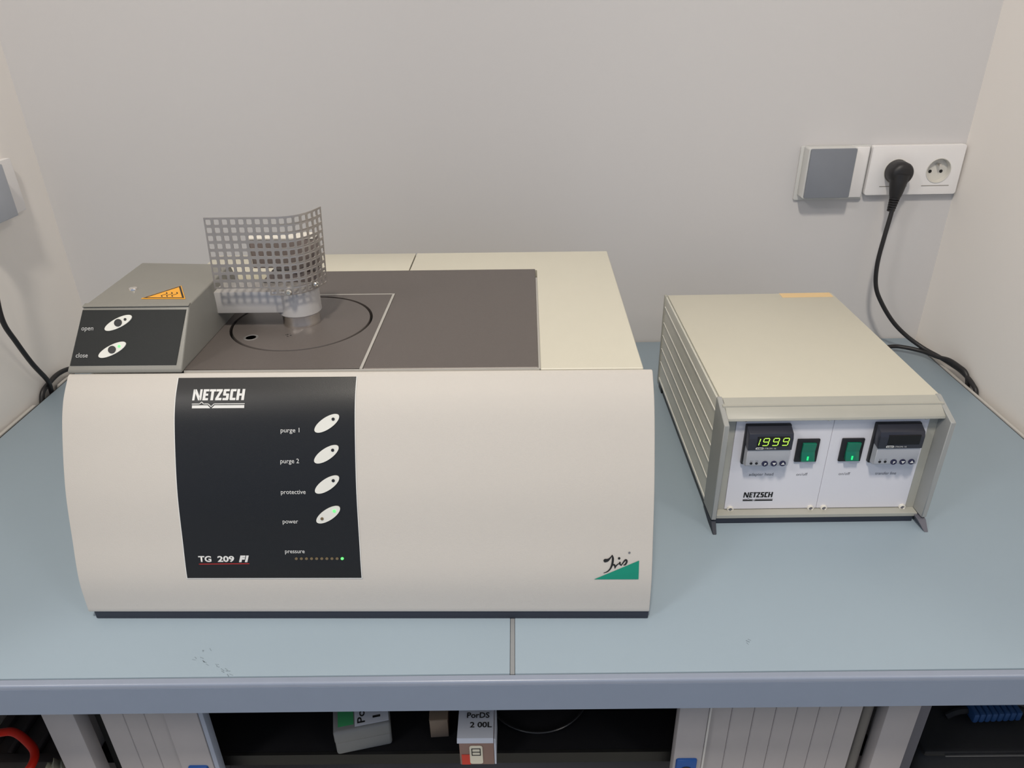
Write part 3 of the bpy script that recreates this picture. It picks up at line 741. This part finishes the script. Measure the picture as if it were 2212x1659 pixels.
# ------------------------------------------------------------------ wall sockets, right
OZ = TZ
so_ = thing('double_socket', 'white double power socket on the back wall, its left outlet holding a black plug', 'socket', (.70, 0, OZ + .325))
def sp(name, mb, m, parent=so_, base=(.70, 0, .325), **k):
    for v in mb.bm.verts: v.co -= Vector(base)
    return obj(name, mb, m, parent, **k)
def cut(o, mb):
    me = bpy.data.meshes.new('cut'); mb.bm.to_mesh(me); mb.bm.free(); k = bpy.data.objects.new('cut', me); COL.objects.link(k)
    k.parent = o.parent
    bpy.context.view_layer.update()
    md = o.modifiers.new('cut', 'BOOLEAN'); md.object = k; md.operation = 'DIFFERENCE'; md.solver = 'EXACT'
    dg = bpy.context.evaluated_depsgraph_get(); dg.update()
    n = bpy.data.meshes.new_from_object(o.evaluated_get(dg)); o.modifiers.clear(); o.data = n
    bpy.data.objects.remove(k)
fr_ = sp('socket_frame', MB().prism(rrect(.6165, .7765, .2830, .3675, .004), 'y', -.0125, -.0005, .0022, 3), M_white_pl)
for cxs in (.6640, .7375):
    cm_ = MB().cyl((cxs, -.03, .3240), .0206, .0282, 'y', 48)
    for v in cm_.bm.verts: v.co -= Vector((.70, 0, .325))
    cut(fr_, cm_)
for cxs in (.6640, .7375):
    pl = sp('outlet', MB().lathe([(.0214, -.0003), (.0212, -.0010), (.0203, -.0010), (.0198, .0000), (.0194, .0094), (0, .0094), (0, .0106), (.0205, .0106), (.0205, -.0003)], (cxs, -.0124, .3240), 'y', 48, close=True), M_cavity)
    sp('cover_slot', MB().box(cxs - .024, cxs + .024, -.0128, -.0122, .2975, .2988), mat('slot_grey', (.3, .28, .25), .6), smooth=0)
    for dx, dz in ((-.0095, -.003), (.0095, -.003)):
        sp('contact_hole', MB().cyl((cxs + dx, -.0031, .3240 + dz), .0029, -.0004, 'y', 16), M_slot, pl, smooth=0)
    sp('earth_pin', MB().cyl((cxs, -.0032, .3335), .0024, -.012, 'y', 16, bev=.001), M_steel, pl)
# blank cover box beside the sockets
bk = thing('blank_wall_box', 'raised wall box with slate grey cover plate left of the white sockets', 'wall box', (.55, 0, OZ + .325))
def bp_(name, mb, m, **k): return sp(name, mb, m, bk, (.55, 0, .325), **k)
bp_('back_frame', MB().prism(rrect(.4955, .6155, .2745, .3680, .003), 'y', -.0045, -.0005, .0012, 2), M_clear)
bp_('side_wall', MB().prism(rrect(.5005, .5830, .2830, .3685, .003), 'y', -.0290, -.0046, .0010, 2), M_clear)
bp_('cover_plate', MB().prism(rrect(.5030, .5808, .2845, .3675, .0025), 'y', -.0325, -.0286, .0010, 2), M_blank)
bp_('trim_bar', MB().box(.5850, .6120, -.0105, -.0046, .2790, .3660, .0018), M_white_pl)

# power lead from the left outlet
def catm(pts): return pts
lead = thing('power_lead', 'black power lead with moulded plug, hanging from the right wall socket', 'cable', (.664, -.03, OZ))
def lp(name, mb, m, **k):
    for v in mb.bm.verts: v.co -= Vector((.664, -.03, 0))
    return obj(name, mb, m, lead, **k)
pg = MB().lathe([(0, -.034), (.010, -.0335), (.0165, -.031), (.0195, -.026), (.0198, -.012), (.0188, -.0015), (0, -.0015)], (0, 0, 0), 'y', 36)
pg.map(lambda c: (c[0] + .6620, c[1] - .0128, c[2] + .3250))
lp('plug_body', pg, M_cable, smooth=50)
lp('plug_neck', MB().tube([(.6610, -.034, .322), (.6595, -.037, .308), (.6590, -.038, .292), (.6585, -.0385, .282)], (.0168, .0078), 20, 6), M_cable, smooth=60)
rib = MB()
for k in range(6):
    z = .284 - .0042 * k; rib.lathe([(0, -.0013), (.0086 - .0004 * k, -.0013), (.0086 - .0004 * k, .0013), (0, .0013)], (.6583 - .0004 * k, -.0392, z), 'z', 18)
lp('strain_relief', rib, M_cable)
lp('cord', MB().tube([(.6584, -.0386, .286), (.6570, -.042, .262), (.6510, -.048, .220), (.6470, -.052, .170), (.6520, -.055, .128), (.6680, -.058, .096), (.6950, -.062, .060),
                      (.7230, -.070, .034), (.7480, -.088, .018), (.7640, -.118, .0135), (.7715, -.150, .0125), (.7735, -.180, .0125), (.7752, -.210, .006), (.7762, -.226, -.012), (.7762, -.234, -.10)], .0038, 14, 8), M_cable, smooth=80)
tag(obj('mains_cable', MB().tube([(.4900, -.1720, .030), (.5600, -.1500, .016), (.6300, -.0900, .0125), (.6980, -.0680, .0125), (.7230, -.0740, .0130), (.7470, -.0910, .0125), (.7590, -.1200, .0150), (.7660, -.1430, .0200), (.7700, -.1700, .0200),
    (.7735, -.1860, .0160), (.7760, -.1960, -.002), (.7762, -.1990, -.05)], .0038, 14, 8), M_cable, smooth=80, loc=(.70, -.10, 0)), 'black cable lying on the bench from behind the grey controller', 'cable')
bpy.data.objects['mains_cable'].location.z = TZ

# ------------------------------------------------------------------ left wall socket and its cord
ls = thing('wall_socket_left_wall'.replace('_left_wall', ''), 'white wall socket with slate cover plate on the left side wall', 'socket', (WL, -.16, OZ + .34))
def lq(name, mb, m, **k): return sp(name, mb, m, ls, (WL, -.16, .34), **k)
def yrect(y0, y1, z0, z1, r): return rrect(y0, y1, z0, z1, r)
lq('back_frame', MB().prism(yrect(-.262, -.087, .302, .387, .003), 'x', WL + .0005, WL + .012, .002, 2), M_white_pl)
lq('side_wall', MB().prism(yrect(-.236, -.143, .306, .389, .003), 'x', WL + .0122, WL + .030, .001, 2), M_clear)
lq('cover_plate', MB().prism(yrect(-.235, -.144, .307, .388, .0025), 'x', WL + .0302, WL + .034, .001, 2), mat('pale_slate_cover', (.40, .425, .47), .45))
lc = thing('power_lead', 'black power lead hanging from the left side wall socket into the bench gap', 'cable', (WL + .03, -.225, OZ))
def lcp(name, mb, m, **k):
    for v in mb.bm.verts: v.co -= Vector((WL + .03, -.225, 0))
    return obj(name, mb, m, lc, **k)
lcp('plug_body', MB().lathe([(0, .040), (.012, .039), (.018, .034), (.0195, .022), (.0190, .0125), (0, .0125)], (WL, -.226, .345), 'x', 32), M_cable, smooth=50)
lcp('plug_neck', MB().tube([(WL + .030, -.226, .340), (WL + .034, -.228, .318), (WL + .036, -.230, .290)], (.0160, .0060), 18, 6), M_cable, smooth=60)
lcp('cord', MB().tube([(WL + .036, -.230, .292), (WL + .042, -.250, .255), (WL + .046, -.272, .215), (WL + .045, -.276, .175), (WL + .040, -.258, .135), (WL + .030, -.226, .080), (WL + .020, -.192, .034), (WL + .012, -.178, .014), (WL + .0050, -.170, -.02), (WL + .0048, -.166, -.10)], .0040, 14, 8), M_cable, smooth=80)
tag(obj('data_cable', MB().tube([(-.505, -.2400, .020), (-.600, -.150, .012), (-.720, -.100, .0100), (-.790, -.0900, .0100), (-.8230, -.1080, .0130), (-.8310, -.1380, .0170), (-.8315, -.1720, .0140), (-.8332, -.1930, .0060), (-.8336, -.2080, -.02)], .0042, 14, 8),
        M_cable, smooth=80, loc=(-.75, -.12, 0)), 'black cable running from behind the large instrument to the left wall', 'cable')
bpy.data.objects['data_cable'].location.z = TZ

# ------------------------------------------------------------------ cabinet under the bench
CB0, CB1, CYF, CYB, CZT = -.583, .4765, -.725, -.30, TZ - .070
cab = thing('tambour_cabinet', 'grey roller door cabinet standing under the bench, doors pushed open', 'cabinet', (-.053, -.5, 0))
def cb(name, mb, m, parent=cab, **k):
    for v in mb.bm.verts: v.co -= Vector((-.053, -.5, 0))
    return obj(name, mb, m, parent, **k)
cb('side_panel', MB().box(CB0, CB0 + .020, CYF + .022, CYB, .001, CZT, .001), M_cabinet)
cb('side_panel', MB().box(CB1 - .020, CB1, CYF + .022, CYB, .001, CZT, .001), M_cabinet)
cb('front_post', MB().box(CB0, CB0 + .0395, CYF, CYF + .0215, .001, CZT, .0015), M_cabinet)
cb('gap_shade_filler', MB().box(CB0 + .0396, -.5155, CYF + .030, CYF + .034, .001, CZT), M_slot, smooth=0)  # black strip behind the door gap, stands for its shade
cb('front_post', MB().box(CB1 - .0390, CB1, CYF, CYF + .0215, .001, CZT, .0015), M_cabinet)
cb('door_guide', MB().cyl((CB1 - .0560, CYF + .016, .001), .0085, CZT - .002, 'z', 20), mat('door_guide_brown', (.13, .12, .11), .5))
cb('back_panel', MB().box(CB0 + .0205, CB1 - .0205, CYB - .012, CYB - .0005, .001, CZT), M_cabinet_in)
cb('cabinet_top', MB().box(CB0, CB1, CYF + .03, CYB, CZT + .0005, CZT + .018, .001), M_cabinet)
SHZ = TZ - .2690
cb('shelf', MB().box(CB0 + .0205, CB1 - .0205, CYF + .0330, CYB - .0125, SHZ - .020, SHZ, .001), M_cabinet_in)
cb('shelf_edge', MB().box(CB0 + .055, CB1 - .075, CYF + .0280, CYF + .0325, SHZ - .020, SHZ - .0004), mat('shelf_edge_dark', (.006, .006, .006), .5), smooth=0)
cb('plinth', MB().box(CB0 + .0205, CB1 - .0205, CYF + .03, CYB - .013, .001, .05), M_cabinet)
DZ0, DZ1 = .055, CZT - .004
def slat(parent, x0, x1, y):
    w = x1 - x0
    poly = [(x0 + .00015, y + .008), (x0 + .00015, y + .0012), (x0 + .0012, y + .0003), (x0 + w * .5, y), (x1 - .0009, y + .0007), (x1 - .00015, y + .0014), (x1 - .00015, y + .008)]
    return cb('slat', MB().prism(poly, 'z', DZ0, DZ1), M_cabinet, parent, smooth=25)
dl = bpy.data.objects.new('roller_door', None); COL.objects.link(dl); dl.parent = cab; dl['label'] = 'left roller door, nearly closed into its side'
xsl = [-.5150, -.4870, -.4610, -.4350]
for a, b in zip(xsl, xsl[1:]): slat(dl, a, b, CYF + .004)
cb('door_stile', MB().box(-.4345, -.3935, CYF + .000, CYF + .014, DZ0, DZ1, .0012), M_cabinet, dl)
cb('stile_edge', MB().box(-.3930, -.3870, CYF + .001, CYF + .014, DZ0, DZ1, .001), mat('stile_edge_blue', (.30, .33, .40), .45), dl)
cb('door_handle', MB().box(-.4255, -.4000, CYF - .004, CYF + .004, TZ - .300, TZ - .2480, .003), M_blueh, dl)
drr = bpy.data.objects.new('roller_door', None); COL.objects.link(drr); drr.parent = cab; drr['label'] = 'right roller door with blue finger pull'
cb('door_stile', MB().box(.1885, .2240, CYF + .000, CYF + .014, DZ0, DZ1, .0012), M_cabinet, drr)
cb('stile_edge', MB().box(.2243, .2266, CYF - .001, CYF + .012, DZ0, DZ1, .0005), M_sidestrip, drr)
xsr = [.2270, .2530, .2800, .3060, .3315, .3580, .3840, .4105]
for a, b in zip(xsr, xsr[1:]): slat(drr, a, b, CYF + .004)
h = cb('door_handle', MB().box(.1915, .2180, CYF - .004, CYF + .004, TZ - .300, TZ - .2430, .003), M_blueh, drr)
cb('finger_pull', MB().cyl((.2045, CYF - .0036, TZ - .262), .008, -.0012, 'y', 24), M_dark, drr)

# things on the shelf
def on_shelf(name, label, cat, x, y, rz=0): return thing(name, label, cat, (x, y, SHZ), rz)
g = on_shelf('label_box', 'small grey box with green label and handwritten note on the shelf', 'box', -.2150, -.662, .22)
bx_ = MB().box(-.036, .036, -.030, .045, .0005, .0400, .004, 3); obj('box_bottom', bx_, M_box_grey, g)
obj('box_lid', MB().box(-.0365, .0365, -.0305, .0455, .0210, .0440, .004, 3), M_box_grey, g)
obj('green_sticker', MB().box(-.030, -.010, -.022, .030, .0441, .0444), M_greenlabel, g, smooth=0)
nt_ = obj('note', MB().box(-.0085, .0350, -.026, .044, .0442, .0447), M_paper, g, smooth=0)
def shelf_text(parent, s, x, y, w, size, z, rot, m=M_ink):
    me = text_mesh(s, size, .0002, 0, width=w); ca, sa = cos(rot), sin(rot)
    mb = MB().add_mesh(me, lambda c: (x + c.x * ca - c.y * sa, y + c.x * sa + c.y * ca, z)); bpy.data.meshes.remove(me)
    obj('handwriting', mb, m, parent, smooth=0)
shelf_text(nt_, 'Por', .0045, -.0225, .028, .014, .0450, pi / 2)
shelf_text(nt_, '10', .0245, -.0185, .022, .014, .0450, pi / 2)
pb = on_shelf('sample_box', 'small brown carton with white note folded over its top on the shelf', 'box', -.0600, -.6905)
obj('carton', MB().box(-.0215, .0225, -.0230, .030, .0005, .0505, .001), M_card_brown, pb)
obj('red_patch', MB().box(-.0190, -.0080, -.0238, -.0232, .0020, .0210), M_card_red, pb, smooth=0)
obj('printed_label', MB().prism(rrect(-.0085, .0080, .0040, .0385, .003), 'y', -.0242, -.0234), M_label, pb, smooth=0)
fr = MB()
for a in ((-.0060, .0055, .0205, .0215), (-.0060, .0055, .0330, .0340), (-.0060, -.0050, .0205, .0340), (.0045, .0055, .0205, .0340), (-.0060, .0055, .0265, .0275)): fr.box(a[0], a[1], -.0247, -.0243, a[2], a[3])
obj('label_print', fr, M_ink, pb, smooth=0)
pn = MB().prism([(.0300, .0512), (-.0140, .0518), (-.0225, .0514), (-.0258, .0466), (-.0258, .0460), (-.0230, .0508), (-.0140, .0510), (.0300, .0506)], 'x', -.0235, .0222)
pno = obj('note', pn, M_paper, pb, smooth=40)
shelf_text(pno, 'PorDS', -.0125, .0065, .0290, .0115, .0523, 0)
shelf_text(pno, '2 00L', -.0080, -.0075, .0280, .0110, .0523, 0)
obj('white_side', MB().box(.0228, .0250, -.0225, .030, 0.0010, .0495), M_paper, pb, smooth=0)
tb = on_shelf('tan_box', 'little tan cardboard box behind the carton on the shelf', 'box', -.1130, -.650, .06)
obj('carton', MB().box(-.0120, .0120, -.0230, .020, .0005, .0330, .0006), M_card_tan, tb)
obj('flap', MB().box(-.0123, .0123, -.0225, .0200, .0332, .0340), M_card_tan, tb)
ds = on_shelf('round_tray', 'black round tray with shiny rim lying on the dark shelf', 'tray', .020, -.600)
obj('tray', MB().lathe([(0, .0008), (.060, .0008), (.072, .003), (.074, .007), (.071, .007), (.069, .005), (.058, .003), (0, .003)], (0, 0, 0), 'z', 56), M_dark, ds)
obj('rim', MB().lathe([(.0735, .0066), (.0745, .0075), (.0735, .0084), (.0725, .0075)], (0, 0, 0), 'z', 56, close=True), mat('rim_glint', (.03, .03, .03), .25), ds)  # rim toned paler than the tray to stand for a glint

# ------------------------------------------------------------------ left of the cabinet
wb = thing('dark_crate', 'dark brown plastic crate in the gap left of the cabinet', 'crate', (-.716, -.485, 0))
cm = MB()
x0, x1, y0, y1, zt = -.085, .085, -.14, .14, .36
cm.hull([(x0 + .02, y0 + .02, .002), (x1 - .02, y0 + .02, .002), (x1 - .02, y1 - .02, .002), (x0 + .02, y1 - .02, .002)], [(x0, y0, zt), (x1, y0, zt), (x1, y1, zt), (x0, y1, zt)], .008, 2)
obj('crate_body', cm, M_crate, wb)
obj('crate_rim', MB().box(x0 - .006, x1 + .004, y0 - .006, y0 + .010, zt - .012, zt + .008, .003).box(x0 - .006, x1 + .004, y1 - .010, y1 + .006, zt - .012, zt + .008, .003)
    .box(x0 - .006, x0 + .010, y0, y1, zt - .012, zt + .008, .003).box(x1 - .010, x1 + .004, y0, y1, zt - .012, zt + .008, .003), M_crate, wb)
obj('crate_rib', MB().box(-.05, -.043, -.13, .13, zt + .0005, zt + .010, .002).box(-.01, -.003, -.13, .13, zt + .0005, zt + .010, .002).box(.03, .037, -.13, .13, zt + .0005, zt + .010, .002), M_crate, wb)
tag(obj('red_hose', MB().tube([(-.832, -.662, .415), (-.790, -.644, .434), (-.739, -.636, .440), (-.716, -.637, .441), (-.686, -.654, .440), (-.670, -.669, .440), (-.665, -.687, .439), (-.676, -.708, .428), (-.696, -.728, .385), (-.712, -.742, .30), (-.715, -.748, .18), (-.712, -.745, .05), (-.700, -.740, .0080), (-.66, -.76, .0072)],
    .0056, 14, 8), M_redcable, smooth=80, loc=(-.73, -.62, 0)), 'glossy red hose looping over the dark crate', 'hose')
rg = MB(); t = bmesh.new(); bmesh.ops.create_icosphere(t, subdivisions=4, radius=1)
for v in t.verts:
    d = v.co.normalized(); k = 1 + .08 * sin(7 * d.x + 3 * d.z) * cos(6 * d.y + 1) + .06 * sin(17 * d.x + 5 * d.y) + .05 * cos(23 * d.z - 9 * d.x)
    v.co = Vector((-.628 + d.x * .027 * k, -.693 + d.y * .034 * k, max(.001, .21 + (1 if d.z > 0 else -1) * abs(d.z) ** .6 * .244 + .006 * sin(19 * d.x + 11 * d.y))))
rg._join(t)
tag(obj('rag_bundle', rg, M_rag, smooth=80, loc=(-.630, -.690, 0)), 'crumpled beige cloth bundle standing beside the cabinet and dark crate', 'cloth')

# ------------------------------------------------------------------ right of the cabinet
bg = thing('tool_bag', 'black tool bag with ribbed blue handle in the gap right of the cabinet', 'bag', (.655, -.53, 0))
bm_ = MB(); bm_.hull([(-.100, -.16, .002), (.110, -.16, .002), (.110, .17, .002), (-.100, .17, .002)], [(-.085, -.10, .365), (.104, -.10, .365), (.104, .14, .365), (-.085, .14, .365)], .022, 3)
obj('bag_body', bm_, M_bag, bg)
obj('bag_flap', MB().box(-.080, .100, -.105, .120, .3655, .378, .006), M_bag, bg)
obj('front_pocket', MB().hull([(-.07, -.178, .05), (.095, -.178, .05), (.095, -.15, .05), (-.07, -.15, .05)], [(-.06, -.142, .25), (.09, -.142, .25), (.09, -.12, .25), (-.06, -.12, .25)], .006, 2), M_bag, bg)
hd = MB()
for k in range(8):
    x = .008 + .0092 * k; hd.box(x, x + .0085, -.064 + .0004 * k, -.018, .384, .402, .003, 2)
obj('handle_grip', hd, M_bagblue, bg)
obj('handle_strap', MB().tube([(-.02, -.046, .379), (.0, -.046, .390), (.045, -.046, .391), (.088, -.046, .390), (.098, -.046, .379)], .0055, 10, 6), M_bag, bg)
obj('zip_line', MB().box(-.05, .09, -.1075, -.1055, .3700, .3720), mat('zip_grey', (.12, .12, .12), .4), bg, smooth=0)
pl = thing('grey_panel', 'slim grey plastic panel leaning beside the cabinet post', 'panel', (.515, -.66, 0))
obj('panel_sheet', MB().prism([(-.020, .300), (.008, .300), (.022, .345), (.022, .640), (-.020, .640)], 'y', -.006, .006, .002, 2), M_leg, pl)
obj('panel_stand', MB().box(-.010, .010, -.004, .004, .0005, .302, .001), M_leg, pl)
